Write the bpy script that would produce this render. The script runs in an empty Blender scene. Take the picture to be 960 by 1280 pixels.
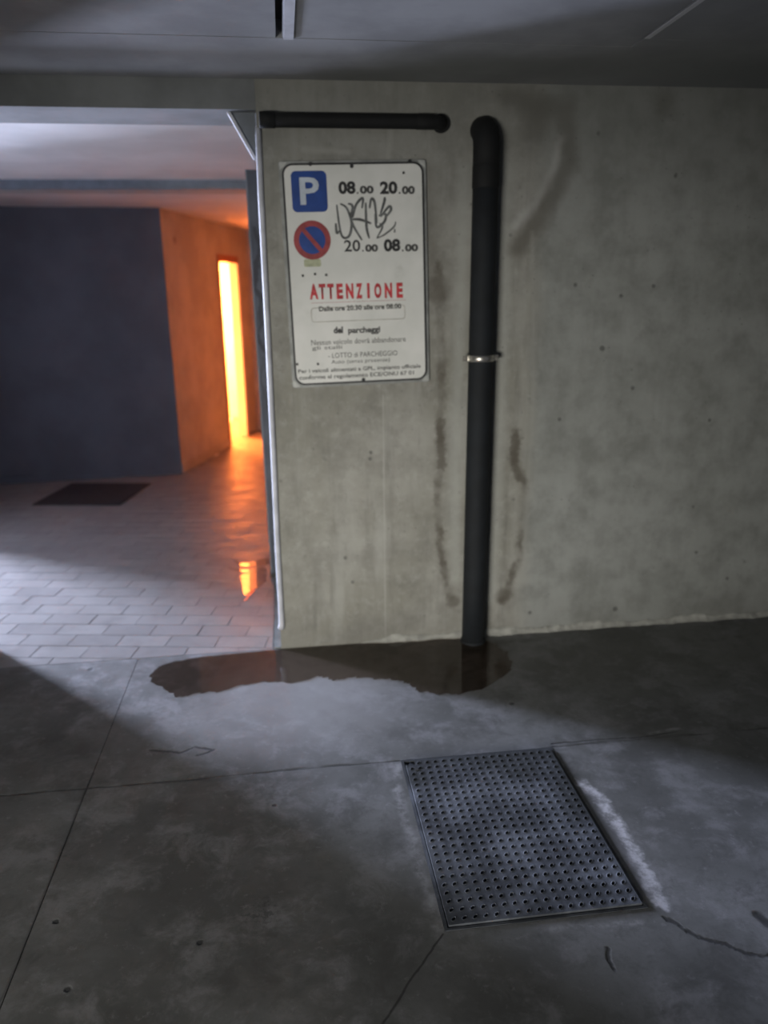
import bpy, bmesh, math, random
from mathutils import Vector, Matrix
random.seed(7)
S = bpy.context.scene
COL = S.collection

# ------------------------------------------------------------------ camera, world, lights, exposure
cd = bpy.data.cameras.new('camera'); cam = bpy.data.objects.new('camera', cd); COL.objects.link(cam)
cd.sensor_fit = 'VERTICAL'; cd.sensor_height = 36.0; cd.lens = 961.0/1280*36
_X = Vector((0.99164364, -0.12823304, -0.01411278))
_Y = Vector((-0.04817296, -0.26658777, -0.96260601))
_Z = Vector((0.1196756, 0.95524199, -0.27053743))
m = Matrix.Identity(4)
for i in range(3):
    m[i][0] = _X[i]; m[i][1] = -_Y[i]; m[i][2] = -_Z[i]
m.translation = (0, -3.365, 1.6)
cam.matrix_world = m
cd.dof.use_dof = True; cd.dof.focus_distance = 2.05; cd.dof.aperture_fstop = 1.8
cd.clip_start = 0.05
S.camera = cam
S.view_settings.view_transform = 'Standard'; S.view_settings.look = 'None'
S.view_settings.gamma = 1; S.view_settings.exposure = 0.0
S.view_settings.use_curve_mapping = False
w = bpy.data.worlds.new('world'); S.world = w; w.use_nodes = True
w.node_tree.nodes['Background'].inputs[0].default_value = (.45, .55, .75, 1)
w.node_tree.nodes['Background'].inputs[1].default_value = 0.3

def area(name, loc, target, sx, sy, power, color, spread=180):
    l = bpy.data.lights.new(name, 'AREA'); l.shape = 'RECTANGLE'; l.size = sx; l.size_y = sy
    l.energy = power; l.color = color; l.spread = math.radians(spread)
    o = bpy.data.objects.new(name, l); COL.objects.link(o); o.location = loc
    o.rotation_euler = (Vector(target)-Vector(loc)).to_track_quat('-Z', 'Y').to_euler(); return o
# daylight coming down the ramp, through the side opening on the left
area('ramp_daylight', (-6.4, 4.95, 1.35), (-.9, 0.1, 0.2), .95, 1.5, 1080, (.68, .745, 1.0), 120)
# added fill low in the side opening, aimed up to brighten the passage ceiling
area('side_opening_fill', (-2.95, 1.2, .6), (-.9, .6, 2.4), 1.0, .8, 9, (.74, .78, 1.0), 110)
# added fill behind the photographer, aimed low at the front wall
area('garage_wall_fill', (-2.3, -5.6, .6), (0.2, 0, .45), 1.6, .6, 23, (1.0, .97, .90), 50)
# warm lamp in the room beyond the corridor door
lp = bpy.data.lights.new('warm_lamp', 'POINT'); lp.energy = 1250; lp.color = (1.0, .21, .04); lp.shadow_soft_size = .18
lo = bpy.data.objects.new('warm_lamp', lp); COL.objects.link(lo); lo.location = (-1.25, 6.75, 1.55)

# ------------------------------------------------------------------ node helpers
class NT:
    def __init__(s, name):
        s.m = bpy.data.materials.new(name); s.m.use_nodes = True; s.t = s.m.node_tree
        s.t.nodes.clear(); s.out = s.t.nodes.new('ShaderNodeOutputMaterial')
        s.geo = s.t.nodes.new('ShaderNodeNewGeometry')
        s.pos = s.geo.outputs['Position']
    def n(s, typ, **k):
        x = s.t.nodes.new(typ)
        for a, b in k.items(): setattr(x, a, b)
        return x
    def set(s, sock, v):
        if hasattr(v, 'is_linked') or isinstance(v, bpy.types.NodeSocket): s.t.links.new(v, sock)
        else: sock.default_value = v
    def math(s, op, a, b=0.0, c=None, clamp=False):
        x = s.n('ShaderNodeMath', operation=op); x.use_clamp = clamp
        s.set(x.inputs[0], a); s.set(x.inputs[1], b)
        if c is not None: s.set(x.inputs[2], c)
        return x.outputs[0]
    def vm(s, op, a, b=None, sc=None):
        x = s.n('ShaderNodeVectorMath', operation=op); s.set(x.inputs[0], a)
        if b is not None: s.set(x.inputs[1], b)
        if sc is not None: s.set(x.inputs['Scale'], sc)
        return x.outputs['Value'] if op in ('LENGTH', 'DOT_PRODUCT', 'DISTANCE') else x.outputs[0]
    def noise(s, scale, detail=4, rough=.55, vec=None, dist=0.0, color=False):
        x = s.n('ShaderNodeTexNoise'); x.inputs['Scale'].default_value = scale
        x.inputs['Detail'].default_value = detail; x.inputs['Roughness'].default_value = rough
        x.inputs['Distortion'].default_value = dist
        s.t.links.new(vec if vec is not None else s.pos, x.inputs['Vector'])
        return x.outputs[1 if color else 0]
    def ramp(s, v, a, b, lo=0.0, hi=1.0):
        x = s.n('ShaderNodeMapRange', interpolation_type='SMOOTHSTEP'); s.set(x.inputs[0], v)
        for i, q in enumerate((a, b, lo, hi)): x.inputs[i+1].default_value = q
        return x.outputs[0]
    def mix(s, f, a, b):
        x = s.n('ShaderNodeMix', data_type='RGBA'); s.set(x.inputs[0], f)
        for i, v in ((6, a), (7, b)):
            s.set(x.inputs[i], v if not isinstance(v, tuple) else (v[0], v[1], v[2], 1))
        return x.outputs[2]
    def warp(s, amt, scale=6, vec=None):
        v = vec if vec is not None else s.pos
        c = s.noise(scale, 3, .6, v, color=True)
        c = s.vm('SUBTRACT', c, (.5, .5, .5)); c = s.vm('SCALE', c, sc=amt)
        return s.vm('ADD', v, c)
    def seg(s, vec, pts, wd, soft=.5):
        """soft mask around a polyline given in world coordinates"""
        best = None
        for p, q in zip(pts[:-1], pts[1:]):
            p = Vector(p); q = Vector(q); d = q-p; L = max(d.length_squared, 1e-9)
            pa = s.vm('SUBTRACT', vec, tuple(p))
            h = s.math('DIVIDE', s.vm('DOT_PRODUCT', pa, tuple(d)), L, clamp=True)
            pr = s.vm('SCALE', tuple(d), sc=h)
            dd = s.vm('LENGTH', s.vm('SUBTRACT', pa, pr))
            best = dd if best is None else s.math('MINIMUM', best, dd)
        return s.ramp(best, wd*(1-soft), wd, 1.0, 0.0)
    def blob(s, vec, c, r, soft=.6):
        d = s.vm('DISTANCE', vec, c); return s.ramp(d, r*(1-soft), r, 1.0, 0.0)
    def bsdf(s, col, rough=.6, metal=0.0, bump=None, bs=.2, bd=.01, spec=.5, coat=0.0):
        b = s.n('ShaderNodeBsdfPrincipled')
        s.set(b.inputs['Base Color'], col if not isinstance(col, tuple) else (*col[:3], 1))
        s.set(b.inputs['Roughness'], rough); b.inputs['Metallic'].default_value = metal
        s.set(b.inputs['Specular IOR Level'], spec); b.inputs['Coat Weight'].default_value = coat
        if bump is not None:
            x = s.n('ShaderNodeBump'); x.inputs['Strength'].default_value = bs; x.inputs['Distance'].default_value = bd
            s.set(x.inputs['Height'], bump); s.t.links.new(x.outputs[0], b.inputs['Normal'])
        s.t.links.new(b.outputs[0], s.out.inputs[0]); return s.m

def simple(name, col, rough=.5, metal=0.0, var=.12, scale=14, bs=.08):
    t = NT(name); n = t.noise(scale, 5)
    lo = tuple(c*(1-var) for c in col); hi = tuple(min(1, c*(1+var)) for c in col)
    return t.bsdf(t.mix(t.ramp(n, .3, .7), lo, hi), rough, metal, n, bs, .003)

# -- front concrete wall
def mat_wall():
    t = NT('wall_concrete'); p = t.pos
    big = t.noise(1.3, 5, .6); mid = t.noise(6, 6, .65); fine = t.noise(70, 4, .7)
    sv = t.vm('MULTIPLY', p, (5, 5, .7)); streak = t.noise(1.6, 5, .6, sv)
    col = t.mix(t.ramp(big, .35, .68), (.25, .245, .21), (.37, .365, .335))
    col = t.mix(t.ramp(mid, .40, .66, 0, .6), col, (.19, .185, .165))
    col = t.mix(t.ramp(t.noise(17, 6, .75), .48, .70, 0, .40), col, (.43, .43, .40))
    col = t.mix(t.ramp(t.noise(28, 6, .75), .55, .72, 0, .45), col, (.15, .148, .135))
    col = t.mix(t.ramp(streak, .50, .70, 0, .5), col, (.40, .40, .37))
    sv2 = t.vm('MULTIPLY', p, (11, 11, 1.1)); col = t.mix(t.ramp(t.noise(1.7, 5, .65, sv2), .52, .72, 0, .4), col, (.17, .165, .15))
    # greyer, smoother pour to the right of the pipe
    xs = t.n('ShaderNodeSeparateXYZ'); t.set(xs.inputs[0], t.warp(.12, 3))
    X, Z = xs.outputs[0], xs.outputs[2]
    right = t.ramp(X, 1.05, 1.16)
    col = t.mix(t.math('MULTIPLY', right, .6), col, t.mix(t.ramp(mid, .35, .7), (.33, .35, .345), (.225, .24, .23)))
    wv = t.warp(.07, 9); wv2 = t.warp(.02, 25)
    dark = (.105, .093, .075)
    # tide marks left and right of the down pipe
    a = t.seg(t.vm('ADD', t.warp(.05, 8), t.vm('SUBTRACT', t.warp(.035, 38), t.pos)), [(.665, 0, 1.72), (.689, 0, 1.33), (.681, 0, 1.01), (.675, 0, .63), (.696, 0, .40), (.735, 0, .21)], .030, .8)
    b = t.seg(t.vm('ADD', t.warp(.07, 7), t.vm('SUBTRACT', t.warp(.03, 38), t.pos)), [(1.03, 0, 1.0), (1.035, 0, .84), (1.08, 0, .76), (1.066, 0, .38), (1.0, 0, .18)], .034, .8)
    brk = t.ramp(t.noise(7, 4), .38, .62, .25, 1)
    col = t.mix(t.math('MULTIPLY', t.math('MAXIMUM', a, b), t.math('MULTIPLY', brk, .85)), col, dark)
    c1 = t.blob(t.warp(.09, 12), (.66, 0, 1.62), .085, .6); c2 = t.seg(t.vm('ADD', t.warp(.05, 12), t.vm('SUBTRACT', t.warp(.05, 45), t.pos)), [(.685, 0, 1.05), (.69, 0, .86)], .030, .6); c3 = t.blob(wv, (.745, 0, .19), .05)
    c4 = t.blob(wv, (1.0, 0, .2), .06); c5 = t.seg(t.vm('ADD', t.warp(.05, 12), t.vm('SUBTRACT', t.warp(.05, 45), t.pos)), [(1.03, 0, .97), (1.03, 0, .86)], .032, .6)
    for c in (c1, c2, c3, c4, c5): col = t.mix(t.math('MULTIPLY', c, .65), col, dark)
    # pale lime runs by the pipe
    l1 = t.seg(t.warp(.05, 10), [(1.19, 0, 2.22), (1.15, 0, 2.08), (1.09, 0, 1.96), (1.0, 0, 1.88)], .035, 1)
    l2 = t.seg(t.warp(.03, 8), [(.775, 0, 2.1), (.77, 0, 1.5), (.75, 0, .9), (.76, 0, .3)], .05, 1)
    l3 = t.seg(t.warp(.03, 8), [(.95, 0, 2.1), (.96, 0, 1.5), (.95, 0, .9), (.93, 0, .2)], .06, 1)
    l4 = t.seg(t.warp(.02, 12), [(.47, 0, 2.24), (.46, 0, 2.14)], .02, 1); l5 = t.seg(t.warp(.02, 12), [(.12, 0, 2.17), (.30, 0, 2.16)], .02, 1)
    col = t.mix(t.math('MULTIPLY', l1, .75), col, (.50, .50, .48))
    for c in (l2, l3): col = t.mix(t.math('MULTIPLY', c, .5), col, (.42, .43, .40))
    for c in (l4, l5): col = t.mix(t.math('MULTIPLY', c, .4), col, (.5, .49, .45))
    # arc of damp at the top right of the pipe, painted shade fading in toward the top
    d1 = t.seg(t.warp(.10, 5), [(.95, 0, 2.36), (1.20, 0, 2.33), (1.23, 0, 2.13), (1.10, 0, 1.90), (1.02, 0, 1.80)], .075, .9)
    d2 = t.blob(t.warp(.15, 5), (1.08, 0, 2.30), .13, .9); d3 = t.blob(t.warp(.15, 5), (1.63, 0, 2.37), .10, .8)
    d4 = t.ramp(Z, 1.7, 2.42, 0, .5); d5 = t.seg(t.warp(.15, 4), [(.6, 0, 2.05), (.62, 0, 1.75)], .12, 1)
    for c, f in ((d1, .7), (d2, .8), (d3, .6), (d5, .5)): col = t.mix(t.math('MULTIPLY', c, f), col, (.12, .11, .09))
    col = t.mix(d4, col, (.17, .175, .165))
    # formwork seam
    s1 = t.seg(p, [(.425, 0, 1.18), (.42, 0, 0)], .006, .8)
    s2 = t.seg(p, [(1.075, 0, 1.85), (1.11, 0, 1.2), (1.09, 0, .3)], .02, 1)
    col = t.mix(t.math('MULTIPLY', s1, .45), col, (.42, .42, .39)); col = t.mix(t.math('MULTIPLY', s2, .25), col, (.4, .4, .37))
    # grime near the floor, blow holes
    g = t.math('MULTIPLY', t.ramp(Z, .0, .22, 1, 0), t.ramp(t.noise(4, 4), .35, .65, .2, 1))
    col = t.mix(t.math('MULTIPLY', g, .45), col, (.17, .165, .15))
    vo = t.n('ShaderNodeTexVoronoi'); vo.inputs['Scale'].default_value = 9; t.set(vo.inputs['Vector'], p)
    hole = t.math('MULTIPLY', t.ramp(vo.outputs['Distance'], .04, .11, 1, 0), t.ramp(t.noise(3.1, 2), .44, .52))
    vo2 = t.n('ShaderNodeTexVoronoi'); vo2.inputs['Scale'].default_value = 26; t.set(vo2.inputs['Vector'], p)
    hole2 = t.math('MULTIPLY', t.ramp(vo2.outputs['Distance'], .04, .14, 1, 0), t.ramp(t.noise(5.1, 2), .49, .57))
    hole = t.math('MAXIMUM', hole, t.math('MULTIPLY', hole2, .6))
    hole = t.math('MAXIMUM', hole, t.blob(t.warp(.01, 40), (1.42, 0, 1.36), .016, .4))
    hole = t.math('MAXIMUM', hole, t.blob(t.warp(.01, 40), (.92, 0, 2.08), .008, .4))
    hole = t.math('MAXIMUM', hole, t.blob(t.warp(.01, 40), (1.57, 0, .09), .016, .5))
    col = t.mix(t.math('MULTIPLY', hole, .7), col, (.09, .09, .085))
    h = t.math('SUBTRACT', t.math('ADD', t.math('MULTIPLY', mid, .6), t.math('MULTIPLY', fine, .25)), t.math('MULTIPLY', hole, .9))
    return t.bsdf(col, .82, 0, h, .35, .006, .3)

def mat_floor():
    JY_ = -.984
    t = NT('floor_concrete'); p = t.pos
    big = t.noise(1.5, 5, .6, t.warp(.4, 1.2)); mid = t.noise(5, 7, .7, t.warp(.25, 3)); fine = t.noise(90, 4, .7)
    col = t.mix(t.ramp(big, .35, .65), (.125, .128, .122), (.235, .24, .235))
    col = t.mix(t.ramp(mid, .46, .66, 0, .55), col, (.36, .36, .37))
    col = t.mix(t.ramp(t.noise(14, 7, .75, t.warp(.08, 9)), .50, .66, 0, .35), col, (.105, .105, .10))
    col = t.mix(t.ramp(t.noise(24, 6, .75), .56, .70, 0, .4), col, (.40, .40, .41))
    col = t.mix(t.ramp(t.noise(3.2, 6, .7, t.warp(.3, 2)), .52, .68, 0, .7), col, (.105, .105, .10))
    col = t.mix(t.ramp(fine, .45, .75, 0, .25), col, (.12, .12, .12))
    # pale patch painted where the daylight beam falls before the opening
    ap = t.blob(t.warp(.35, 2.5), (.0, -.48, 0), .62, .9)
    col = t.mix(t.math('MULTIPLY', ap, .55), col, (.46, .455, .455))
    # lime fringe right of the drain cover
    wv = t.vm('ADD', t.warp(.05, 9), t.vm('SUBTRACT', t.warp(.04, 40), t.pos))
    lime = t.seg(wv, [(.935, -1.20, 0), (.960, -1.32, 0), (.966, -1.43, 0), (.958, -1.58, 0), (.945, -1.76, 0)], .030, .8)
    lime = t.math('MULTIPLY', lime, t.ramp(t.noise(22, 4, .7), .35, .6, .25, 1))
    col = t.mix(t.math('MULTIPLY', lime, .9), col, (.88, .88, .92))
    halo = t.seg(t.warp(.06, 9), [(.93, -1.25, 0), (.945, -1.75, 0)], .06, 1)
    col = t.mix(t.math('MULTIPLY', halo, .3), col, (.10, .10, .11))
    l2 = t.math('MULTIPLY', t.seg(t.warp(.06, 12), [(.325, -1.0, 0), (.305, -1.2, 0), (.32, -1.5, 0), (.33, -1.74, 0)], .03, 1), t.ramp(t.noise(16, 4, .7), .4, .62))
    l3 = t.math('MULTIPLY', t.seg(t.warp(.03, 12), [(.62, -1.79, 0), (.86, -1.80, 0)], .018, 1), t.ramp(t.noise(14, 4, .7), .42, .6))
    l4 = t.math('MULTIPLY', t.seg(t.warp(.03, 12), [(1.3, -.95, 0), (1.45, -.93, 0)], .015, 1), t.ramp(t.noise(14, 4, .7), .4, .6))
    col = t.mix(t.math('MULTIPLY', t.math('MAXIMUM', l2, t.math('MAXIMUM', l3, l4)), .65), col, (.45, .45, .46))
    # hair cracks and scuffs
    thin = t.warp(.045, 14)
    k1 = t.seg(t.warp(.03, 18), [(-.557, -.782, 0), (-.446, -.815, 0), (-.393, -.785, 0), (-.322, -.812, 0), (-.38, -.842, 0)], .010, .8)
    k2 = t.seg(thin, [(.93, -1.80, 0), (.98, -1.862, 0), (1.04, -1.90, 0), (1.08, -1.943, 0), (1.2, -1.97, 0)], .011, .7)
    k3 = t.seg(t.warp(.02, 14), [(.913, -.965, 0), (1.07, -.96, 0), (1.25, -.971, 0), (1.4, -.956, 0)], .006, .8)
    k4 = t.seg(t.warp(.012, 14), [(.338, -1.768, 0), (.25, -1.872, 0), (.154, -1.996, 0), (.05, -2.1, 0)], .0045, .7)
    k5 = t.seg(thin, [(.74, -1.87, 0), (.735, -1.93, 0)], .010, .8)
    k6 = t.seg(t.warp(.05, 8), [(1.18, -1.82, 0), (1.22, -1.92, 0)], .02, .9)
    k = t.math('MAXIMUM', t.math('MAXIMUM', k1, k2), t.math('MAXIMUM', k3, k4)); k = t.math('MAXIMUM', k, t.math('MAXIMUM', k5, k6))
    for c, r in (((.85, -.661, 0), .014), ((-.101, -1.172, 0), .011), ((-.287, -1.704, 0), .011), ((-.677, -1.578, 0), .012), ((-.59, -1.80, 0), .012), ((-1.05, .02, 0), .02), ((-.93, -.08, 0), .018)):
        k = t.math('MAXIMUM', k, t.blob(t.warp(.012, 40), c, r, .6))
    kj = t.math('MULTIPLY', t.seg(t.warp(.03, 6), [(-2.5, JY_, 0), (.34, JY_, 0)], .010, .9), t.ramp(t.noise(6, 3), .35, .6, .15, .9))
    kj2 = t.math('MULTIPLY', t.seg(t.warp(.02, 6), [(-.735, -3, 0), (-.735, -.9, 0)], .008, .9), .5)
    kj3 = t.math('MULTIPLY', t.seg(t.warp(.03, 6), [(.91, JY_+.005, 0), (3, JY_, 0)], .008, .9), t.ramp(t.noise(6, 3), .4, .6, .1, .8))
    for q in (kj, kj2, kj3): k = t.math('MAXIMUM', k, q)
    k7 = t.math('MULTIPLY', t.blob(t.warp(.1, 10), (-.13, -1.62, 0), .09, .8), t.ramp(t.noise(45, 4, .7), .5, .6))
    col = t.mix(t.math('MULTIPLY', k, .8), col, (.045, .045, .045)); col = t.mix(t.math('MULTIPLY', k7, .6), col, (.06, .06, .06))
    # painted shade on the floor along the right wall, outside the beam
    dk = t.seg(t.warp(.3, 3), [(1.25, -.35, 0), (2.6, -.30, 0)], .42, .9)
    col = t.mix(t.math('MULTIPLY', dk, .4), col, (.17, .17, .155))
    dk2 = t.seg(t.warp(.25, 3), [(-1.5, -.55, 0), (-.95, -.75, 0)], .30, .9)  # painted shade inside the left jamb's shadow
    col = t.mix(t.math('MULTIPLY', dk2, .25), col, (.10, .10, .09))
    h = t.math('SUBTRACT', t.math('ADD', t.math('MULTIPLY', mid, .5), t.math('MULTIPLY', fine, .12)), k)
    return t.bsdf(col, t.ramp(mid, .3, .7, .55, .78), 0, h, .22, .006, .35)

def mat_ceiling(stain=True):
    t = NT('ceiling_paint'); p = t.pos
    col = t.mix(t.ramp(t.noise(2, 5, .6), .35, .65), (.52, .525, .53), (.60, .605, .61))
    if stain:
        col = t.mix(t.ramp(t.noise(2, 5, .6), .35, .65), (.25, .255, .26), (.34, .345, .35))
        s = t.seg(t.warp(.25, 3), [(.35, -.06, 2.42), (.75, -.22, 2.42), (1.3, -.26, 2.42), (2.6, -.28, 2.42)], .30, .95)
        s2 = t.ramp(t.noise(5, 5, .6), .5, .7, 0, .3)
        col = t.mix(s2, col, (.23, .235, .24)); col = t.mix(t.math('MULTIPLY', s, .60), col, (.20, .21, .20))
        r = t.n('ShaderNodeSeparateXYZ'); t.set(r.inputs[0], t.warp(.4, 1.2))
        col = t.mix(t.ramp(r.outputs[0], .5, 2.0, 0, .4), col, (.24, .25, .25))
    return t.bsdf(col, .85, 0, t.noise(40, 4), .1, .004, .3)

def mat_tile():
    t = NT('tile_clay'); oi = t.n('ShaderNodeObjectInfo')
    col = t.mix(oi.outputs['Random'], (.31, .30, .295), (.37, .36, .35))
    col = t.mix(t.ramp(t.noise(9, 5, .65), .45, .7, 0, .45), col, (.24, .235, .23))
    # painted light falloff: tile colour darkens toward the back
    s = t.n('ShaderNodeSeparateXYZ'); t.set(s.inputs[0], t.warp(.5, 1.5))
    col = t.mix(t.ramp(s.outputs[1], .9, 3.4, 0, .5), col, (.17, .16, .15))
    return t.bsdf(col, t.ramp(t.noise(5, 4), .3, .7, .36, .52), 0, t.noise(35, 4), .10, .003, .5)

def mat_iron():
    t = NT('cast_iron'); p = t.pos
    col = t.mix(t.ramp(t.noise(7, 5, .65, t.warp(.1, 4)), .40, .62), (.075, .082, .094), (.155, .17, .195))
    dk = t.math('MAXIMUM', t.seg(t.warp(.12, 7), [(.36, -1.0, 0), (.60, -1.0, 0), (.9, -1.02, 0)], .09, .8), t.blob(t.warp(.15, 6), (.72, -1.07, 0), .16, .7))
    dk = t.math('MAXIMUM', dk, t.seg(t.warp(.12, 7), [(.9, -1.0, 0), (.87, -1.35, 0)], .08, .9))
    dk = t.math('MAXIMUM', dk, t.blob(t.warp(.10, 6), (.38, -1.10, 0), .09, .7))
    col = t.mix(t.math('MULTIPLY', dk, .75), col, (.04, .044, .045))
    s = t.ramp(t.noise(30, 3, .7), .62, .72, 0, .4); col = t.mix(s, col, (.19, .20, .22))
    return t.bsdf(col, .72, 0, t.noise(120, 3), .15, .002, .35)

def mat_water(tint, ior=1.33):
    t = NT('water_film')
    tr = t.n('ShaderNodeBsdfTransparent'); tr.inputs[0].default_value = (*tint, 1)
    gl = t.n('ShaderNodeBsdfGlossy'); gl.inputs['Roughness'].default_value = .02
    gl.inputs['Color'].default_value = (1, 1, 1, 1)
    bp = t.n('ShaderNodeBump'); bp.inputs['Strength'].default_value = .05; bp.inputs['Distance'].default_value = .004
    t.set(bp.inputs['Height'], t.noise(14, 2)); t.t.links.new(bp.outputs[0], gl.inputs['Normal'])
    fr = t.n('ShaderNodeFresnel'); fr.inputs['IOR'].default_value = ior
    mx = t.n('ShaderNodeMixShader'); t.set(mx.inputs[0], t.math('MULTIPLY', fr.outputs[0], t.math('SUBTRACT', 1.0, t.geo.outputs['Backfacing'])))
    t.t.links.new(tr.outputs[0], mx.inputs[1]); t.t.links.new(gl.outputs[0], mx.inputs[2])
    t.t.links.new(mx.outputs[0], t.out.inputs[0]); return t.m

def mat_signface():
    t = NT('sign_enamel')
    tc = t.n('ShaderNodeTexCoord'); v = tc.outputs['Object']
    col = t.mix(t.ramp(t.noise(3, 4, .6, v), .35, .7), (.66, .67, .635), (.78, .78, .75))
    col = t.mix(t.ramp(t.noise(9, 5, .7, v), .58, .75, 0, .35), col, (.40, .40, .36))
    return t.bsdf(col, .38, 0, None)

def mat_panel():
    t = NT('panel_paint'); wv = t.warp(.05, 12)
    col = t.mix(t.ramp(t.noise(5, 5), .35, .65), (.05, .058, .078), (.08, .09, .115))
    k = t.seg(wv, [(-.123, .976, 1.95), (-.095, .976, 1.86), (-.12, .976, 1.75), (-.14, .976, 1.65), (-.10, .976, 1.60), (-.118, .976, 1.48), (-.135, .976, 1.40), (-.10, .976, 1.32)], .017, .5)
    k2 = t.seg(wv, [(-.11, .976, 1.28), (-.13, .976, 1.15), (-.10, .976, 1.0)], .012, .6)
    col = t.mix(t.math('MULTIPLY', t.math('MAXIMUM', k, t.math('MULTIPLY', k2, .6)), .85), col, (.02, .02, .03))
    return t.bsdf(col, .6, 0, None)

def mat_orange():
    t = NT('corridor_plaster')
    col = t.mix(t.ramp(t.noise(3, 5, .6), .35, .68), (.33, .32, .30), (.41, .40, .38))
    b = t.blob(t.warp(.04, 20), (-.937, 4.236, 2.118), .045, .5)
    b2 = t.blob(t.warp(.3, 5), (-.85, 4.55, .45), .25, .9)
    col = t.mix(t.math('MULTIPLY', b, .6), col, (.15, .14, .13)); col = t.mix(t.math('MULTIPLY', b2, .35), col, (.3, .28, .26))
    return t.bsdf(col, .8, 0, t.noise(30, 4), .1, .003, .3)

M = dict(
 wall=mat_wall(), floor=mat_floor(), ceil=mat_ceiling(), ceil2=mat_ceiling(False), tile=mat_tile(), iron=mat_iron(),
 plain=simple('garage_concrete', (.27, .27, .26), .85, 0, .2, 3, .2),
 beam=simple('lintel_concrete', (.185, .195, .20), .85, 0, .18, 4, .2),
 back=simple('back_wall_paint', (.115, .122, .145), .8, 0, .12, 3, .1),
 plaster=mat_orange(), grout=simple('grout', (.27, .265, .26), .9, 0, .2, 20, .2),
 joint=simple('joint_dirt', (.05, .05, .05), .9, 0, .3, 20, .2),
 pipe=simple('pipe_plastic', (.006, .0085, .0115), .8, 0, .25, 12, .05),
 blackpipe=simple('pipe_black_plastic', (.0035, .0042, .005), .8, 0, .25, 12, .05),
 steel=simple('clamp_steel', (.62, .60, .55), .32, .9, .15, 30, .05),
 guard=simple('guard_white_paint', (.50, .51, .56), .5, 0, .15, 12, .1),
 bracket=simple('bracket_grey_paint', (.16, .18, .21), .6, 0, .15, 12, .1),
 beam2=simple('far_beam_paint', (.34, .35, .34), .8, 0, .12, 5, .1),
 mortar=simple('mortar_fillet', (.37, .37, .34), .9, 0, .22, 18, .4),
 kerb=simple('guide_strip_grey', (.22, .235, .23), .8, 0, .15, 12, .2),
 lit_edge=simple('lit_edge_strip', (.55, .56, .59), .8, 0, .1, 12, .1),
 mat=simple('mat_rubber', (.03, .03, .034), .9, 0, .25, 30, .4),
 door=simple('door_frame_wood', (.26, .09, .04), .55, 0, .2, 12, .1),
 white=simple('white_plaster', (.85, .83, .80), .8, 0, .06, 4, .1),
 alu=simple('aluminium_back', (.27, .28, .27), .5, .3, .2, 20, .05),
 alu2=simple('aluminium_corner', (.42, .43, .41), .5, .2, .2, 20, .05),
 face=mat_signface(), panel=mat_panel(),
 ink=simple('black_print', (.022, .022, .024), .5, 0, .25, 30, 0),
 ink2=simple('faded_print', (.06, .06, .058), .6, 0, .35, 60, 0),
 tag=simple('graffiti_marker', (.11, .115, .115), .6, 0, .4, 40, 0),
 red=simple('red_print', (.50, .035, .045), .5, 0, .3, 40, 0),
 ringred=simple('red_ring_print', (.30, .045, .05), .5, 0, .2, 30, 0),
 pink=simple('faded_red_print', (.42, .16, .15), .6, 0, .3, 40, 0),
 blue=simple('blue_print', (.012, .055, .26), .45, 0, .15, 20, 0),
 pwhite=simple('white_print', (.52, .58, .66), .5, 0, .1, 20, 0),
 yel=simple('yellow_residue', (.42, .44, .30), .7, 0, .2, 60, 0),
 faint=simple('faint_line', (.44, .43, .38), .7, 0, .2, 40, 0),
 water=mat_water((.76, .71, .67)), water2=mat_water((.93, .92, .91), 1.6),
)

# ------------------------------------------------------------------ mesh helpers
def obj(name, bm, mat, parent=None, bev=0, smooth=False):
    me = bpy.data.meshes.new(name)
    if bev:
        bmesh.ops.bevel(bm, geom=list(bm.edges), offset=bev, segments=2, affect='EDGES', profile=.6)
    bmesh.ops.recalc_face_normals(bm, faces=bm.faces)
    bm.to_mesh(me); bm.free()
    if smooth: me.polygons.foreach_set('use_smooth', [True]*len(me.polygons))
    me.materials.append(M[mat]); o = bpy.data.objects.new(name, me); COL.objects.link(o)
    if parent: o.parent = parent
    return o
def box(bm, x0, x1, y0, y1, z0, z1):
    v = [bm.verts.new(c) for c in ((x0,y0,z0),(x1,y0,z0),(x1,y1,z0),(x0,y1,z0),(x0,y0,z1),(x1,y0,z1),(x1,y1,z1),(x0,y1,z1))]
    for f in ((0,3,2,1),(4,5,6,7),(0,1,5,4),(1,2,6,5),(2,3,7,6),(3,0,4,7)): bm.faces.new([v[i] for i in f])
def B(*bs):
    bm = bmesh.new()
    for b in bs: box(bm, *b)
    return bm
def prism(pts, a, b, axis='z'):
    """extrude a 2D polygon: axis z -> pts are x,y ; axis y -> pts are x,z"""
    bm = bmesh.new()
    f = (lambda p, h: (p[0], p[1], h)) if axis == 'z' else (lambda p, h: (p[0], h, p[1]))
    A = [bm.verts.new(f(p, a)) for p in pts]; C = [bm.verts.new(f(p, b)) for p in pts]
    bm.faces.new(A); bm.faces.new(C)
    n = len(pts)
    for i in range(n): bm.faces.new((A[i], A[(i+1) % n], C[(i+1) % n], C[i]))
    return bm
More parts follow.
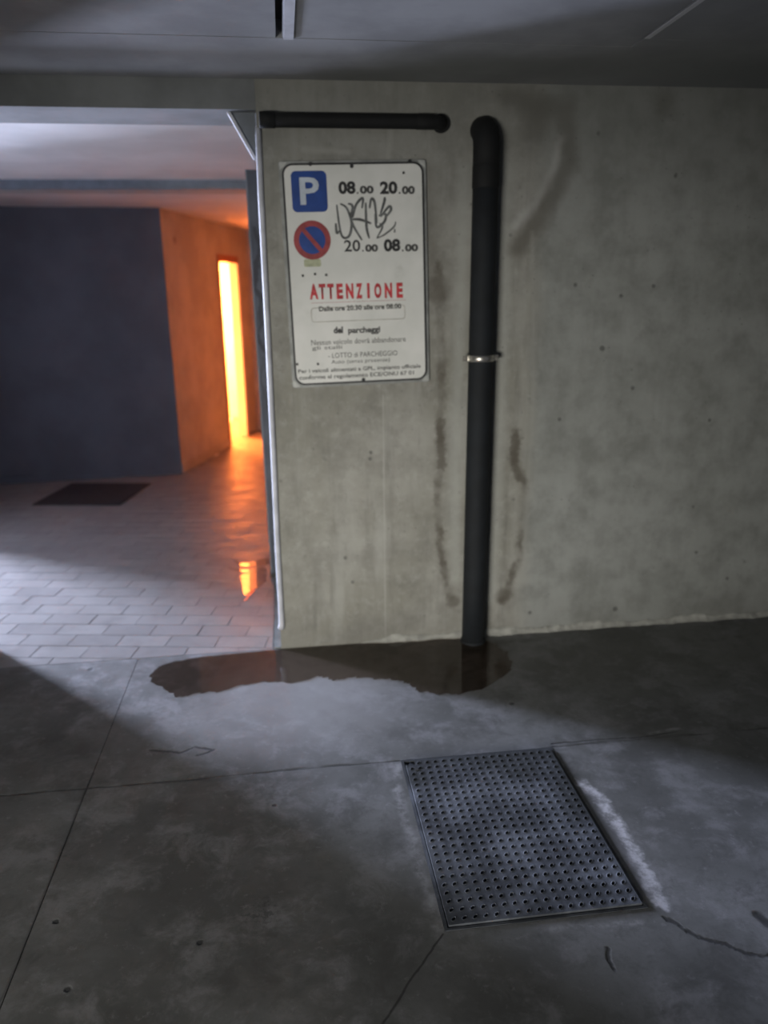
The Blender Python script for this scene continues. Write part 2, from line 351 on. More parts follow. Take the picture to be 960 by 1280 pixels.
def tube(pts, r, seg=20, bm=None, radii=None, cap=True):
    bm = bm or bmesh.new(); rings = []; pts = [Vector(p) for p in pts]
    up = None
    for i, p in enumerate(pts):
        d = (pts[min(i+1, len(pts)-1)] - pts[max(i-1, 0)]).normalized()
        if up is None:
            up = Vector((1, 0, 0)) if abs(d.x) < .9 else Vector((0, 0, 1))
        u = (up - d*up.dot(d)).normalized(); up = u; v = d.cross(u)
        rr = radii[i] if radii else r
        rings.append([bm.verts.new(p + (u*math.cos(a) + v*math.sin(a))*rr) for a in [2*math.pi*k/seg for k in range(seg)]])
    for a, b in zip(rings[:-1], rings[1:]):
        for k in range(seg): bm.faces.new((a[k], a[(k+1) % seg], b[(k+1) % seg], b[k]))
    if cap: bm.faces.new(rings[0]); bm.faces.new(rings[-1])
    return bm
def rrect(x0, x1, z0, z1, r, n=6):
    o = []
    for cx, cz, a0 in ((x1-r, z1-r, 0), (x0+r, z1-r, 90), (x0+r, z0+r, 180), (x1-r, z0+r, 270)):
        for k in range(n+1):
            a = math.radians(a0 + 90*k/n); o.append((cx+r*math.cos(a), cz+r*math.sin(a)))
    return o
def ringmesh(outer, inner, y0, y1):
    bm = bmesh.new(); n = len(outer)
    L = [[bm.verts.new((p[0], y, p[1])) for p in P] for P, y in ((outer, y0), (inner, y0), (inner, y1), (outer, y1))]
    for a in range(4):
        A, C = L[a], L[(a+1) % 4]
        for i in range(n): bm.faces.new((A[i], A[(i+1) % n], C[(i+1) % n], C[i]))
    return bm
def empty(name, loc=(0, 0, 0), rot=(0, 0, 0)):
    o = bpy.data.objects.new(name, None); COL.objects.link(o); o.location = loc; o.rotation_euler = rot
    o.empty_display_size = .1; return o
def tag(o, label, cat, group=None):
    o['label'] = label; o['category'] = cat
    if group: o['group'] = group
    return o
def struct(o): o['kind'] = 'structure'; return o
def catmull(pts, n=6, closed=True):
    o = []; N = len(pts)
    for i in range(N if closed else N-1):
        P = [Vector(pts[(i+k) % N] if closed else pts[min(max(i+k, 0), N-1)]) for k in (-1, 0, 1, 2)]
        for j in range(n):
            t = j/n
            o.append(.5*((2*P[1]) + (P[2]-P[0])*t + (2*P[0]-5*P[1]+4*P[2]-P[3])*t*t + (3*P[1]-P[0]-3*P[2]+P[3])*t**3))
    if not closed: o.append(Vector(pts[-1]))
    return o

# ------------------------------------------------------------------ structure: garage side
H = 2.42; LEFT = -1.47
T15 = math.tan(math.radians(15))
bm = prism([(-.078, 0), (5, 0), (5, H), (-.062, H), (-.062, 2.2)], 0, .28, 'y')
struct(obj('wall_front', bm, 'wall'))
struct(obj('wall_front_left', B((-5, LEFT, 0, .25, 0, H)), 'plain'))
struct(obj('trim_1', B((LEFT, -.0625, 0, .30, 2.31, H)), 'beam')).name = 'trim_1'   # concrete lintel over the opening
struct(obj('wall_left', B((-5.2, -5, -8, .25, 0, H)), 'plain'))
struct(obj('wall_right', B((5, 5.2, -8, .28, 0, H)), 'plain'))
struct(obj('wall_rear', B((-5.2, 5.2, -8.2, -8, 0, H)), 'plain'))
# mortar fillet along the foot of the wall
bm = bmesh.new(); prev = None; n = 150
for i in range(n+1):
    x = .30 + i*(4.6/n)
    d = .014 + .008*math.sin(i*.9) * random.random() + .006*random.random()
    h = .022 + .012*random.random() + .006*math.sin(i*.37)
    if x < .45: d *= (x-.29)/.16; h *= (x-.29)/.16
    ring = [bm.verts.new(c) for c in ((x, -d-.004, .0005), (x, -d*.75, h*.35), (x, -d*.3, h*.8), (x, .003, h), (x, .003, .0005))]
    if prev:
        for k in range(5): bm.faces.new((prev[k], prev[(k+1) % 5], ring[(k+1) % 5], ring[k]))
    else: bm.faces.new(ring)
    prev = ring
bm.faces.new(prev)
struct(obj('trim_2', bm, 'mortar'))

# garage ceiling: precast slabs with open joints, and the cast strip along the wall
ceil = empty('ceiling'); struct(ceil)
edges = [-5.0, -2.376, -1.176, .024, 1.243, 2.45, 3.65, 5.0]
for i in range(7):
    x0 = edges[i] + (.022 if i == 3 else .007 if i else 0); x1 = edges[i+1]
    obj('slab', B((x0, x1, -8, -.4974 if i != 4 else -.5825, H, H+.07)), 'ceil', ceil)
obj('cast_strip', prism([(-5, .0), (5, .0), (5, -.582), (1.255, -.582), (1.25, -.497), (-5, -.497)], H-.001, H+.07), 'ceil', ceil)
obj('joint_backing', B((-5, 5, -8, .0, H+.055, H+.12)), 'joint', ceil)
obj('lit_edge_strip', B((.050, .082, -8, -.50, H-.006, H+.01)), 'lit_edge', ceil)  # added pale strip, stands in for the joint's lit side face
obj('lit_edge_strip', B((1.252, 1.270, -8, -.59, H-.002, H+.01)), 'ceil2', ceil)  # narrower added strip, lit side of the second joint

# garage floor: four poured slabs with sawn joints, a notch where the drain cover lies
fl = empty('floor'); struct(fl)
JY, JX, g = -.984, -.735, .0013
obj('slab', B((-5, JX-g, JY+g, 0.0, -.10, 0)), 'floor', fl)
obj('slab', B((JX+g, 5, JY+g, 0.0, -.10, 0)), 'floor', fl)
obj('slab', B((-5, JX-g, -8, JY-g, -.10, 0)), 'floor', fl)
PX0, PX1, PY0, PY1 = .345, .905, -1.760, -.984
obj('slab', B((JX+g, PX0, -8, JY-g, -.10, 0), (PX1, 5, -8, JY-g, -.10, 0), (PX0, PX1, -8, PY0, -.10, 0)), 'floor', fl)
obj('joint_fill', B((JX-.02, JX+.02, -8, 0, -.09, -.0025), (JX+.02, 5, JY-.0022, JY+.0022, -.09, -.0025), (-5, JX-.02, JY-.02, JY+.02, -.09, -.0025)), 'joint', fl)
obj('subbase', B((-5, 5, -8, 0, -.2, -.1)), 'joint', fl)

# ------------------------------------------------------------------ structure: passage side
Ax, Ay, Bx, By = -2.64, 3.843, -1.009, 3.965
def onw(y): return (Bx + (y-By)*T15, y)
def slabwall(name, p, q, th, z0, z1, mat):
    p = Vector(p); q = Vector(q); d = (q-p).normalized(); nrm = Vector((-d.y, d.x))*th
    return prism([p, q, q+nrm, p+nrm], z0, z1)
struct(obj('wall_back', slabwall('', (-2.9, Ay-.02), (Bx, By), .15, 0, 2.40, 'back'), 'back'))
d = Vector(onw(5)) - Vector(onw(4)); d.normalize(); nv = Vector((-d.y, d.x))   # points away from the corridor
def wallseg(y0, y1, z0, z1, th=.07):
    p, q = Vector(onw(y0)), Vector(onw(y1)); return prism([p, q, q+nv*th, p+nv*th], z0, z1)
DY0, DY1, DZ = 5.345, 5.93, 2.03
bm = wallseg(By+.002, DY0, 0, 2.40)
for bb in (wallseg(DY1, 7.45, 0, 2.40), wallseg(DY0, DY1, DZ, 2.40)):
    me = bpy.data.meshes.new('t'); bb.to_mesh(me); bb.free(); bm.from_mesh(me); bpy.data.meshes.remove(me)
struct(obj('wall_corridor_left', bm, 'plaster'))
struct(obj('wall_corridor_end', B((onw(6.33)[0]+.002, .35, 6.33, 6.45, 0, 2.40)), 'plaster'))
struct(obj('wall_corridor_right', B((.35, .5, .28, 6.45, 0, 2.40)), 'plaster'))
struct(obj('wall_passage_left', B((-2.79, -2.64, .25, .75, 0, 2.40), (-2.79, -2.64, 2.3, 3.84, 0, 2.40), (-2.79, -2.64, .75, 2.3, 2.2, 2.40)), 'back'))
# lamp room beyond the door
struct(obj('wall_lamp_room', B((-2.75, onw(4.78)[0]-.12, 4.66, 4.78, 0, 2.40), (-2.75, -2.6, 4.78, 7.4, 0, 2.40), (-2.75, .1, 7.46, 7.6, 0, 2.40)), 'white'))
# ramp side walls
struct(obj('wall_ramp', B((-7.2, -2.9, 6.6, 6.8, 0, 2.40), (-7.4, -7.2, 0.1, 6.8, 0, 2.40), (-7.2, -5.2, .1, .25, 0, 2.40)), 'plain'))
cp = empty('ceiling_passage'); struct(cp)
obj('ceiling_near', B((-7.4, 5.2, .26, 2.62, 2.40, 2.5)), 'ceil2', cp)
obj('ceiling_far', B((-7.4, 5.2, 2.62, 7.6, 2.365, 2.5)), 'ceil2', cp)
struct(obj('trim_3', B((-2.64, .35, 2.56, 2.618, 2.340, 2.3995)), 'bracket'))  # added dark strip, stands in for the dark line before the far beam
struct(obj('trim_5', B((-2.64, .35, 2.62, 2.84, 2.342, 2.366)), 'beam2'))
# baseboards
p, q = Vector(onw(By+.01)), Vector(onw(DY0-.03))
struct(obj('baseboard_corridor', prism([p, q, q-nv*.010, p-nv*.010], 0.001, .075), 'plaster'))
p, q = Vector((-2.62, Ay-.02+.001)), Vector((Bx-.01, By-.001))
struct(obj('baseboard_back', prism([p, q, q+Vector((.0, -.012)), p+Vector((0, -.012))], 0.001, .06), 'back'))

# door frame in the corridor wall
df = empty('door_1', (*onw(DY0), 0)); struct(df)
def framebar(y0, y1, z0, z1):
    p, q = Vector(onw(y0)), Vector(onw(y1)); o = Vector(onw(DY0))
    return prism([p-nv*.012-o, q-nv*.012-o, q+nv*.08-o, p+nv*.08-o], z0, z1)
obj('frame_head', framebar(DY0-.035, DY1+.035, DZ-.05, DZ+.02), 'door', df)
obj('frame_jamb', framebar(DY0-.035, DY0+.004, 0, DZ-.05), 'door', df)
obj('frame_jamb', framebar(DY1-.025, DY1+.03, 0, DZ-.05), 'white', df)

# tiled passage floor: running bond, turned about 10 degrees
th = math.radians(-10.3); cu, su = math.cos(th), math.sin(th)
def uv2xy(u, v): return (u*cu - v*su, u*su + v*cu)
pf = empty('floor_passage'); struct(pf)
obj('grout_bed', B((-7.4, .5, 0.003, 7.6, -.12, -.0022)), 'grout', pf)
PU, PV, GAP = .2405, .1265, .0022
def clip(poly, a, b, c):           # keep a*x+b*y>=c
    out = []
    for i in range(len(poly)):
        P, Q = poly[i], poly[(i+1) % len(poly)]; dp = a*P[0]+b*P[1]-c; dq = a*Q[0]+b*Q[1]-c
        if dp >= 0: out.append(P)
        if (dp >= 0) != (dq >= 0):
            t = dp/(dp-dq); out.append((P[0]+(Q[0]-P[0])*t, P[1]+(Q[1]-P[1])*t))
    return out
cells = []
for k in range(-14, 50):
    v0 = -.006 + PV*k; off = -.280 if k % 2 else -.400
    for j in range(-14, 6):
        u0 = off + PU*j
        q = [uv2xy(u0+GAP, v0+GAP), uv2xy(u0+PU-GAP, v0+GAP), uv2xy(u0+PU-GAP, v0+PV-GAP), uv2xy(u0+GAP, v0+PV-GAP)]
        full = all(c[1] > .004 and c[0] > -2.64 and c[0] < -.118 for c in q)
        for a, b, c in ((0, 1, .004), (1, 0, -2.64), (-1, 0, -.35), (0, -1, -6.33), (-1, 0, .118) if (v0 < .9) else (0, 1, -9)):
            q = clip(q, a, b, c)
            if len(q) < 3: break
        if len(q) < 3: continue
        cx = sum(c[0] for c in q)/len(q); cy = sum(c[1] for c in q)/len(q)
        if cx < Bx and cy > Ay + .1: continue
        if cy > By and cx < onw(cy)[0] - .02: continue
        yy = cy + 3.365
        seen = (cx/yy > -.435) and (cx/yy < -.02)
        cells.append((0 if seen else 1, cy, q, full, (u0, v0)))
cells.sort(key=lambda c: (c[0], c[1]))
def tileprism(q, rnd):
    bm = prism(q, -.012, 0.0)
    return bm
proto = None; rest = bmesh.new(); nb = 0
for s, cy, q, full, (u0, v0) in cells:
    if s == 0 and nb < 290:
        nb += 1
        if full:
            if proto is None:
                bm = prism([(GAP, GAP), (PU-GAP, GAP), (PU-GAP, PV-GAP), (GAP, PV-GAP)], -.012, 0)
                proto = obj('tile', bm, 'tile', pf, bev=.0012); o = proto
            else: o = proto.copy(); COL.objects.link(o)
            x, y = uv2xy(u0, v0); o.location = (x, y, random.uniform(-.0008, .0006)); o.rotation_euler = (random.uniform(-.0015, .0015), random.uniform(-.0015, .0015), th)
        else: obj('tile', prism(q, -.012, random.uniform(-.0008, .0004)), 'tile', pf)
    else:
        z = random.uniform(-.0008, .0004); A = [rest.verts.new((*c, -.012)) for c in q]; C = [rest.verts.new((*c, z)) for c in q]
        rest.faces.new(C)
        for i in range(len(q)): rest.faces.new((A[i], A[(i+1) % len(q)], C[(i+1) % len(q)], C[i]))
r = obj('distant_tiles', rest, 'tile', pf); r['kind'] = 'stuff'
struct(obj('floor_ramp', B((-7.3, -2.645, .01, 7.5, -.1, .0)), 'plain'))
struct(obj('floor_lamp_room', B((-2.6, -.74, 4.78, 7.46, -.003, .001)), 'white'))
# narrow kerb strip by the opening's right side
struct(obj('trim_4', B((-.112, -.0785, .006, .97, -.003, .006)), 'kerb'))

# ------------------------------------------------------------------ things on the wall
# corner guard
cg = empty('corner_guard', (-.071, 0, .1)); tag(cg, 'thin white corner guard strip running up the left edge of the concrete wall', 'corner guard')
zz = [.106, .125, .16, .22, .5, 1.0, 1.5, 2.0, 2.245]
pts = []
for z in zz:
    x = -.0705 + (z-.1)/2.145*.0135 + (-.004 if z < .115 else 0) + .0012*math.sin(z*9); pts.append((x+.071, -.003, z-.1))
obj('strip', tube(pts, .0115, 12, radii=[.0155, .0145, .0135, .013, .0125, .0125, .012, .0125, .0125]), 'guard', cg, smooth=True)

# bracket at the top corner of the opening
br = empty('corner_bracket', (-.078, .05, 2.14)); tag(br, 'grey triangular steel bracket under the lintel at the top right of the opening', 'bracket')
obj('plate', prism([(-.092, .17), (.012, .17), (.012, .0), (.0, .0)], .0, .008, 'y'), 'bracket', br)
d0 = Vector((-.092, 0, .17)); d1 = Vector((.002, 0, 0)); dv = (d1-d0).normalized(); nn = Vector((-dv.z, 0, dv.x))
bm = bmesh.new(); vs = []
for p in (d0, d1):
    for a, b in ((-.006, -.012), (.006, -.012), (.006, .03), (-.006, .03)): vs.append(bm.verts.new(p + nn*a + Vector((0, b, 0))))
for f in ((0,1,2,3), (7,6,5,4), (0,4,5,1), (1,5,6,2), (2,6,7,3), (3,7,4,0)): bm.faces.new([vs[i] for i in f])
obj('diagonal_flange', bm, 'guard', br)

# grey panel behind the opening
pn = empty('metal_panel', (-.14, .976, 0)); tag(pn, 'tall blue-grey metal panel with dark graffiti, seen edge-on behind the white corner strip', 'panel')
obj('leaf', prism([(.004, .012), (.48, .012), (.48, 2.236), (-.012, 2.236)], 0, .035, 'y'), 'panel', pn)
obj('bottom_rail', B((-.0, .48, -.008, .04, .0, .03)), 'joint', pn)
obj('edge_channel', prism([(.0035, .03), (.012, .03), (-.004, 2.236), (-.0125, 2.236)], -.004, .038, 'y'), 'bracket', pn)

# horizontal black pipe
hp = empty('drain_pipe', (-.05, -.032, 2.268)); tag(hp, 'short black horizontal drain pipe at the top of the wall above the sign', 'pipe')
R0 = .0275
path = [(x, 0, 0) for x in (.0, .2, .4, .60, .69)]
path += [(.69+.036*math.sin(a), .036-.036*math.cos(a), 0) for a in [math.radians(k) for k in (20, 40, 60, 80, 90)]]
obj('pipe_run', tube(path, R0, 24), 'blackpipe', hp, smooth=True)
obj('socket', tube([(.0, 0, 0), (.002, 0, 0), (.06, 0, 0), (.062, 0, 0)], .034, 24, radii=[.028, .030, .030, .028]), 'blackpipe', hp, smooth=True)
obj('socket', tube([(.62, 0, 0), (.622, 0, 0), (.69, 0, 0), (.692, 0, 0)], .034, 24, radii=[.028, .029, .029, .028]), 'blackpipe', hp, smooth=True)
obj('wall_collar', tube([(.726, .020, 0), (.726, .032, 0)], .036, 24), 'blackpipe', hp)

# vertical down pipe
xb, xt, yb = .834, .853, -.062
dp = empty('drain_pipe', (xb, yb, 0)); tag(dp, 'tall dark vertical down pipe running from near the ceiling to the wet floor', 'pipe')
RP = .053
def px(z): return (xt-xb)*z/2.2
zs = [0.001, .3, .6, .9, 1.2, 1.5, 1.8, 2.10]
obj('pipe_run', tube([(px(z), 0, z) for z in zs], RP, 32), 'pipe', dp, smooth=True)
el = [(px(2.10), 0, 2.08), (px(2.15), 0, 2.17)] + [(px(2.17), .07-.07*math.cos(a), 2.17+.075*math.sin(a)) for a in [math.radians(k) for k in (15, 30, 45, 60, 75, 90)]]
obj('elbow', tube(el, .0545, 32), 'blackpipe', dp, smooth=True)
obj('socket', tube([(px(2.02), 0, 2.015), (px(2.02), 0, 2.02), (px(2.1), 0, 2.10), (px(2.1), 0, 2.105)], .058, 32, radii=[.053, .0555, .0555, .054]), 'blackpipe', dp, smooth=True)
zc = 1.335
cl = obj('clamp', tube([(px(zc), 0, zc-.013), (px(zc), 0, zc-.011), (px(zc), 0, zc+.011), (px(zc), 0, zc+.013)], .058, 32, radii=[.055, .0575, .0575, .055]), 'steel', dp, smooth=True)
cl['label'] = 'steel clamp band'
for s in (-1, 1):
    obj('ear', B((px(zc)+s*.066-.011, px(zc)+s*.066+.011, -.004, .004, zc-.012, zc+.012)), 'steel', cl)
    obj('bolt', tube([(px(zc)+s*.067, -.012, zc), (px(zc)+s*.067, .012, zc)], .005, 6), 'steel', cl)
obj('foot_collar', tube([(0, 0, 0.0005), (0, 0, .014), (0, 0, .016)], .06, 32, radii=[.059, .058, .054]), 'pipe', dp, smooth=False)

# ------------------------------------------------------------------ the sign
sg = empty('parking_sign', (.323, 0, 1.682), (0, math.radians(-1.1), 0))
tag(sg, 'white rectangular parking notice board with blue P, opening times and red ATTENZIONE', 'sign')
obj('back_plate', prism(rrect(-.300, .298, -.453, .446, .014, 4), -.012, .0, 'y'), 'alu', sg)
for sx in (-1, 1):
    for sz in (-1, 1):
        cx, cz = (.278*sx, -.003+.429*sz)
        o = obj('corner_plate', prism([(cx+.017*sx, cz+.017*sz), (cx-.012*sx, cz+.017*sz), (cx-.004*sx, cz+.004*sz), (cx+.017*sx, cz-.012*sz)], -.0135, -.0115, 'y'), 'alu2', sg)
obj('face', prism(rrect(-.286, .286, -.441, .436, .042, 8), -.015, -.012, 'y'), 'face', sg)
obj('border', ringmesh(rrect(-.2875, .2875, -.4425, .4375, .043, 8), rrect(-.280, .280, -.435, .430, .036, 8), -.0165, -.0125), 'ink', sg)
Yp = -.0156
bp = obj('parking_symbol', prism(rrect(-.253, -.110, .254, .409, .020, 6), Yp, -.0148, 'y'), 'blue', sg)
def text(s, x0, x1, z0, z1, mat, parent, name='lettering', off=.0, y=-.0158, spacing=1.0, depth=.0003):
    cu_ = bpy.data.curves.new(name, 'FONT'); cu_.body = s; cu_.size = 1; cu_.offset = off*1.5; cu_.space_character = spacing
    cu_.resolution_u = 3; cu_.extrude = 0
    t = bpy.data.objects.new('tmp', cu_); COL.objects.link(t)
    dg = bpy.context.evaluated_depsgraph_get(); dg.update()
    me = bpy.data.meshes.new_from_object(t.evaluated_get(dg)); bpy.data.objects.remove(t); bpy.data.curves.remove(cu_)
    xs = [v.co.x for v in me.vertices]; ys = [v.co.y for v in me.vertices]
    ax, bx, ay, by_ = min(xs), max(xs), min(ys), max(ys)
    for v in me.vertices:
        v.co = Vector((x0+(v.co.x-ax)/(bx-ax)*(x1-x0), y, z0+(v.co.y-ay)/(by_-ay)*(z1-z0)))
    me.materials.clear(); me.materials.append(M[mat]); me.name = name
    o = bpy.data.objects.new(name, me); COL.objects.link(o); o.parent = parent; return o
text('P', -.220, -.142, .282, .385, 'pwhite', bp, 'letter', .014, -.0164)
# no parking disc
def disc(cx, cz, r, n=40): return [(cx+r*math.cos(2*math.pi*k/n), cz+r*math.sin(2*math.pi*k/n)) for k in range(n)]
nd = obj('no_parking_symbol', prism(disc(-.181, .146, .073), Yp, -.0148, 'y'), 'blue', sg)
obj('red_ring', ringmesh(disc(-.181, .146, .076), disc(-.181, .146, .054), -.0161, -.0150), 'ringred', nd)
a = math.radians(-50); dx, dz = math.cos(a), math.sin(a); L, W = .056, .0085
obj('red_bar', prism([(-.181+dx*L-dz*W, .146+dz*L+dx*W), (-.181-dx*L-dz*W, .146-dz*L+dx*W), (-.181-dx*L+dz*W, .146-dz*L-dx*W), (-.181+dx*L+dz*W, .146+dz*L-dx*W)], -.0160, -.0150, 'y'), 'ringred', nd)
obj('adhesive_residue', prism(rrect(-.220, -.150, .042, .072, .006, 3), -.0153, -.0148, 'y'), 'yel', sg)
# opening times
for s, x0, x1, z0, z1, mt, of in (
    ('08', -.064, .006, .319, .368, 'ink', .03), ('.', .010, .017, .319, .327, 'ink', .0), ('00', .023, .080, .319, .350, 'ink2', .034),
    ('20', .106, .178, .316, .365, 'ink', .03), ('.', .183, .190, .316, .324, 'ink', .0), ('00', .196, .250, .314, .346, 'ink2', .034),
    ('20', -.051, .016, .097, .143, 'ink', .01), ('.', .023, .030, .096, .103, 'ink', 0), ('00', .036, .090, .094, .124, 'ink2', .034),
    ('08', .114, .184, .093, .143, 'ink', .03), ('.', .190, .197, .092, .100, 'ink', 0), ('00', .203, .259, .091, .121, 'ink2', .034)):
    text(s, x0, x1, z0, z1, mt, sg, 'opening_time', of)
for i, ch in enumerate('ATTENZIONE'):
    xc = [-.186, -.151, -.116, -.078, -.036, .004, .043, .083, .128, .176][i]; wd = [.036, .028, .028, .027, .032, .027, .011, .031, .032, .027][i]
    text(ch, xc-wd/2, xc+wd/2, -.088-.0007*i, -.026-.0007*i, 'red', sg, 'red_letter', .035)
obj('print_line', B((-.20, .20, -.0158, -.0152, -.1035, -.1020)), 'pink', sg)
fr = obj('faded_box', ringmesh(rrect(-.203, .198, -.182, -.122, .012, 3), rrect(-.1995, .1945, -.1785, -.1255, .010, 3), -.0156, -.0150), 'faint', sg)
for s, x0, x1, z0, z1, mt, of in (
    ('Dalle ore 20.30 alle ore 08.00', -.169, .181, -.138, -.117, 'ink2', .02),
    ('del', -.112, -.072, -.231, -.203, 'ink', .03), ('parcheggi', -.050, .087, -.240, -.207, 'ink', .022),
    ('Nessun veicolo dovr\u00e0 abbandonare', -.209, .197, -.276, -.254, 'ink2', .0),
    ('gli stalli', -.207, -.079, -.300, -.280, 'ink2', .0),
    ('- LOTTO di PARCHEGGIO', -.140, .159, -.333, -.312, 'ink2', .0),
    ('Auto (senza presenze)', -.128, .125, -.362, -.341, 'ink2', .0),
    ('Per i veicoli alimentati a GPL, impianto ufficiale', -.272, .260, -.396, -.374, 'ink2', .01),
    ('conforme al regolamento ECE/ONU 67 01', -.269, .229, -.424, -.401, 'ink2', .01)):
    text(s, x0, x1, z0, z1, mt, sg, 'small_print', of)
# fixing screws and chips
for x, z in ((-.006, .424), (-.172, .434), (.231, .438), (.007, -.430), (.205, .396), (-.228, .008), (-.177, .013), (-.131, .008), (-.274, -.352), (-.186, -.355)):
    r_ = .008 if abs(z) > .42 else .0055
    s_ = obj('screw', tube([(x, -.0145, z), (x, -.0175, z)], r_, 10), 'ink' if r_ > .006 else 'ink2', sg)
# marker scrawl over the board
def ribbon(pts, w, y0, y1, bm):
    P = catmull([(p[0], p[1]) for p in pts], 5, False) if len(pts) > 2 else [Vector(p) for p in pts]
    L = []
    for i, p in enumerate(P):
        d = (P[min(i+1, len(P)-1)]-P[max(i-1, 0)]); d = d.normalized() if d.length > 1e-6 else Vector((1, 0)); n_ = Vector((-d.y, d.x))
        ww = w*(.55+.45*math.sin(math.pi*min(1, max(0, (i+.6)/len(P)))))
        L.append([bm.verts.new((q.x, y, q.y)) for q, y in ((p+n_*ww, y0), (p-n_*ww, y0), (p-n_*ww, y1), (p+n_*ww, y1))])
    for a_, b_ in zip(L[:-1], L[1:]):
        for k in range(4): bm.faces.new((a_[k], a_[(k+1) % 4], b_[(k+1) % 4], b_[k]))
    bm.faces.new(L[0]); bm.faces.new(L[-1])
strokes = [[(-.074,.28),(-.061,.165),(-.03,.157),(-.016,.207),(-.033,.265),(-.059,.283)],[(-.081,.209),(-.079,.172),(-.068,.179)],[(-.028,.283),(-.009,.272),(-.016,.214),(.024,.141)],[(-.015,.222),(.019,.221),(.065,.205)],[(-.011,.229),(.006,.279),(.034,.303),(.029,.264)],[(.045,.285),(.045,.191),(.055,.147)],[(.06,.263),(.069,.299),(.082,.284),(.088,.205)],[(.082,.241),(.088,.19),(.12,.211),(.125,.24),(.097,.234)],[(.105,.241),(.123,.291),(.123,.305)],[(.124,.226),(.148,.254),(.141,.269),(.105,.23)],[(.086,.147),(.111,.19),(.1,.205)],[(.086,.147),(.118,.16),(.158,.189),(.167,.21)],[(.161,.167),(.162,.181)]]
bm = bmesh.new()
for i, s_ in enumerate(strokes): ribbon(s_, .0054 if i < 10 else .0036, -.0166-.00002*i, -.0162-.00002*i, bm)
gt = obj('graffiti_scrawl', bm, 'tag', sg); gt['label'] = 'dark marker scrawl'

# ------------------------------------------------------------------ drain cover
dc = empty('drain_cover', (PX0, PY0, 0)); tag(dc, 'large rectangular cast-iron drain cover set in the concrete floor', 'drain cover')
Wd, Ld = PX1-PX0, PY1-.002-PY0
obj('frame', B((.001, .010, .001, Ld, -.04, .0012), (Wd-.010, Wd-.001, .001, Ld, -.04, .0012), (.010, Wd-.010, .001, .010, -.04, .0012), (.010, Wd-.010, Ld-.009, Ld, -.04, .0012)), 'iron', dc)
# lid with a keyhole notch at its far left corner
lid = obj('lid', prism([(.013, .013), (Wd-.013, .013), (Wd-.013, Ld-.012), (.030, Ld-.012), (.030, Ld-.020), (.013, Ld-.035)], -.03, -.0005), 'iron', dc)
obj('lid_rim', B((.013, .016, .013, Ld-.035, -.01, .0068), (Wd-.016, Wd-.013, .013, Ld-.012, -.01, .0068), (.016, Wd-.016, .013, .016, -.01, .0068), (.03, Wd-.016, Ld-.016, Ld-.012, -.01, .0068)), 'iron', lid)
obj('pit_floor', B((.001, Wd-.001, .001, Ld, -.06, -.045)), 'joint', dc)
bm = bmesh.new(); NX, NY = 18, 24
gx0, gx1, gy0, gy1 = .016, Wd-.016, .016, Ld-.016
cw, ch = (gx1-gx0)/NX, (gy1-gy0)/NY
def lozenge(cx, cy, a_, b_, z, ang=math.radians(48)):
    o = []
    for k in range(8):
        t_ = 2*math.pi*k/8 + math.radians(22.5)
        ex, ey = math.cos(t_)*a_, math.sin(t_)*b_
        o.append((ang, cx+ex*math.cos(ang)-ey*math.sin(ang), cy+ex*math.sin(ang)+ey*math.cos(ang)))
    o.sort(key=lambda q: math.atan2(q[2]-cy, q[1]-cx))
    return [bm.verts.new((x, y, z)) for _, x, y in o]
for i in range(NX):
    for j in range(NY):
        if i == 0 and j >= NY-1: continue
        cx = gx0+cw*(i+.5); cy = gy0+ch*(j+.5)
        hw, hh = cw/2, ch/2
        sq = []
        for t_ in (-135, -90, -45, 0, 45, 90, 135, 180):
            sx = 0 if t_ in (90, -90) else (1 if abs(t_) < 90 else -1); sy = 0 if t_ in (0, 180) else (1 if t_ > 0 else -1)
            sq.append((math.radians(t_), cx+sx*hw, cy+sy*hh))
        sq = [bm.verts.new((x, y, .0068)) for _, x, y in sq]
        o1 = lozenge(cx, cy, .0105, .0070, .0070); o2 = lozenge(cx, cy, .0094, .0048, .0078); o3 = lozenge(cx, cy, .0080, .0036, .0055); o4 = lozenge(cx, cy, .0070, .0029, .0010)
        def st8(L): # start each ring at its south-west vertex
            k = min(range(8), key=lambda q: abs(((math.atan2(L[q].co.y-cy, L[q].co.x-cx)-math.radians(-135)+math.pi) % (2*math.pi))-math.pi)); return L[k:]+L[:k]
        rings = [sq, st8(o1), st8(o2), st8(o3), st8(o4)]
        for A_, C_ in zip(rings[:-1], rings[1:]):
            for k in range(8): bm.faces.new((A_[k], A_[(k+1) % 8], C_[(k+1) % 8], C_[k]))
        bm.faces.new(rings[-1])
st = obj('dimpled_tread', bm, 'iron', lid); st['kind'] = 'stuff'
obj('lifting_key_hole', B((.040, .052, Ld-.075, Ld-.060, .0060, .0085)), 'joint', lid)

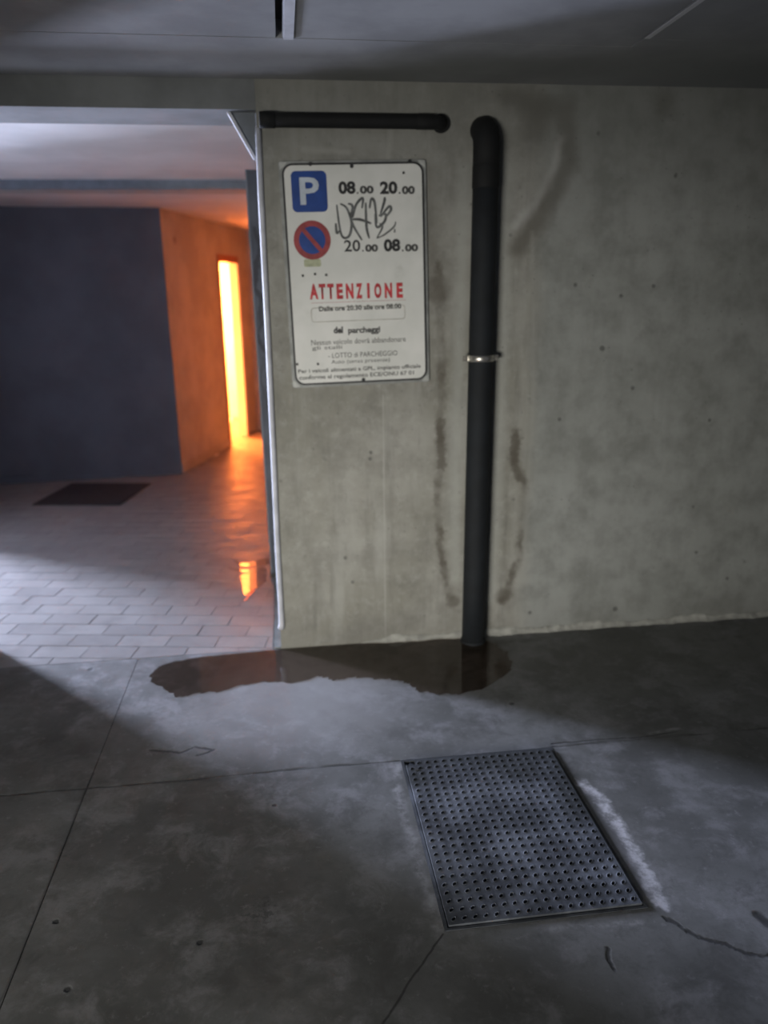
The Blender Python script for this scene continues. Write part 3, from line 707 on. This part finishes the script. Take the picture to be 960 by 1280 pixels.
# ------------------------------------------------------------------ far mat, puddles
mq = [(-2.087, 2.985), (-1.369, 2.854), (-1.236, 3.575), (-1.957, 3.715)]
mo = tag(obj('doormat', prism([(a_+1.66, b_-3.28) for a_, b_ in mq], 0, .010), 'mat', None, bev=.002), 'dark rectangular mat lying on the tiles before the blue-grey back wall', 'mat')
mo.location = (-1.66, 3.28, .0008)
pts = [(-.645,-.223),(-.624,-.10),(-.488,-.04),(-.30,-.022),(-.084,-.012),(.295,-.012),(.60,-.014),(.833,-.020),(.931,-.13),(.955,-.26),(.926,-.379),(.83,-.47),(.752,-.526),(.61,-.545),(.50,-.50),(.47,-.44),(.43,-.40),(.33,-.36),(.229,-.335),(.15,-.35),(.09,-.305),(-.02,-.345),(-.118,-.32),(-.253,-.335),(-.33,-.375),(-.418,-.372),(-.50,-.395),(-.555,-.337)]
sm = catmull(pts, 8); out = []
for i, p in enumerate(sm):
    k = .010*math.sin(i*1.7)*math.sin(i*.61) + random.uniform(-.004, .004)
    y = p.y + (k if p.y < -.05 else 0); out.append((p.x + (k if p.y < -.05 else 0) + .1, min(y, -.008)+.25))
bm = prism(out, .0, .0022)
po = tag(obj('puddle', bm, 'water', None), 'long shallow brown puddle along the foot of the wall around the down pipe', 'puddle'); po.location = (-.1, -.25, .0004)
bm = bmesh.new()
isl = [[(-.375,1.335),(-.30,1.26),(-.16,1.34),(-.14,1.22),(-.30,1.19),(-.36,1.27)],
       [(-.40,1.20),(-.30,1.15),(-.20,1.17),(-.165,1.12),(-.18,1.075),(-.29,1.085),(-.38,1.15)],
       [(-.31,1.055),(-.18,1.05),(-.17,.97),(-.215,.85),(-.262,.73),(-.285,.72),(-.30,.86)],
       [(-.185,.93),(-.165,.92),(-.235,.74),(-.27,.635),(-.28,.64),(-.245,.76)]]
for q in isl:
    P = [(p.x+.25, p.y-1.0) for p in catmull(q, 5)]
    A = [bm.verts.new((*p, 0)) for p in P]; C = [bm.verts.new((*p, .0012)) for p in P]; bm.faces.new(A); bm.faces.new(C)
    for i in range(len(P)): bm.faces.new((A[i], A[(i+1) % len(P)], C[(i+1) % len(P)], C[i]))
p2 = tag(obj('puddle', bm, 'water2', None), 'small broken puddle on the pale tiles mirroring the glowing doorway', 'puddle'); p2.location = (-.25, 1.0, .0012)
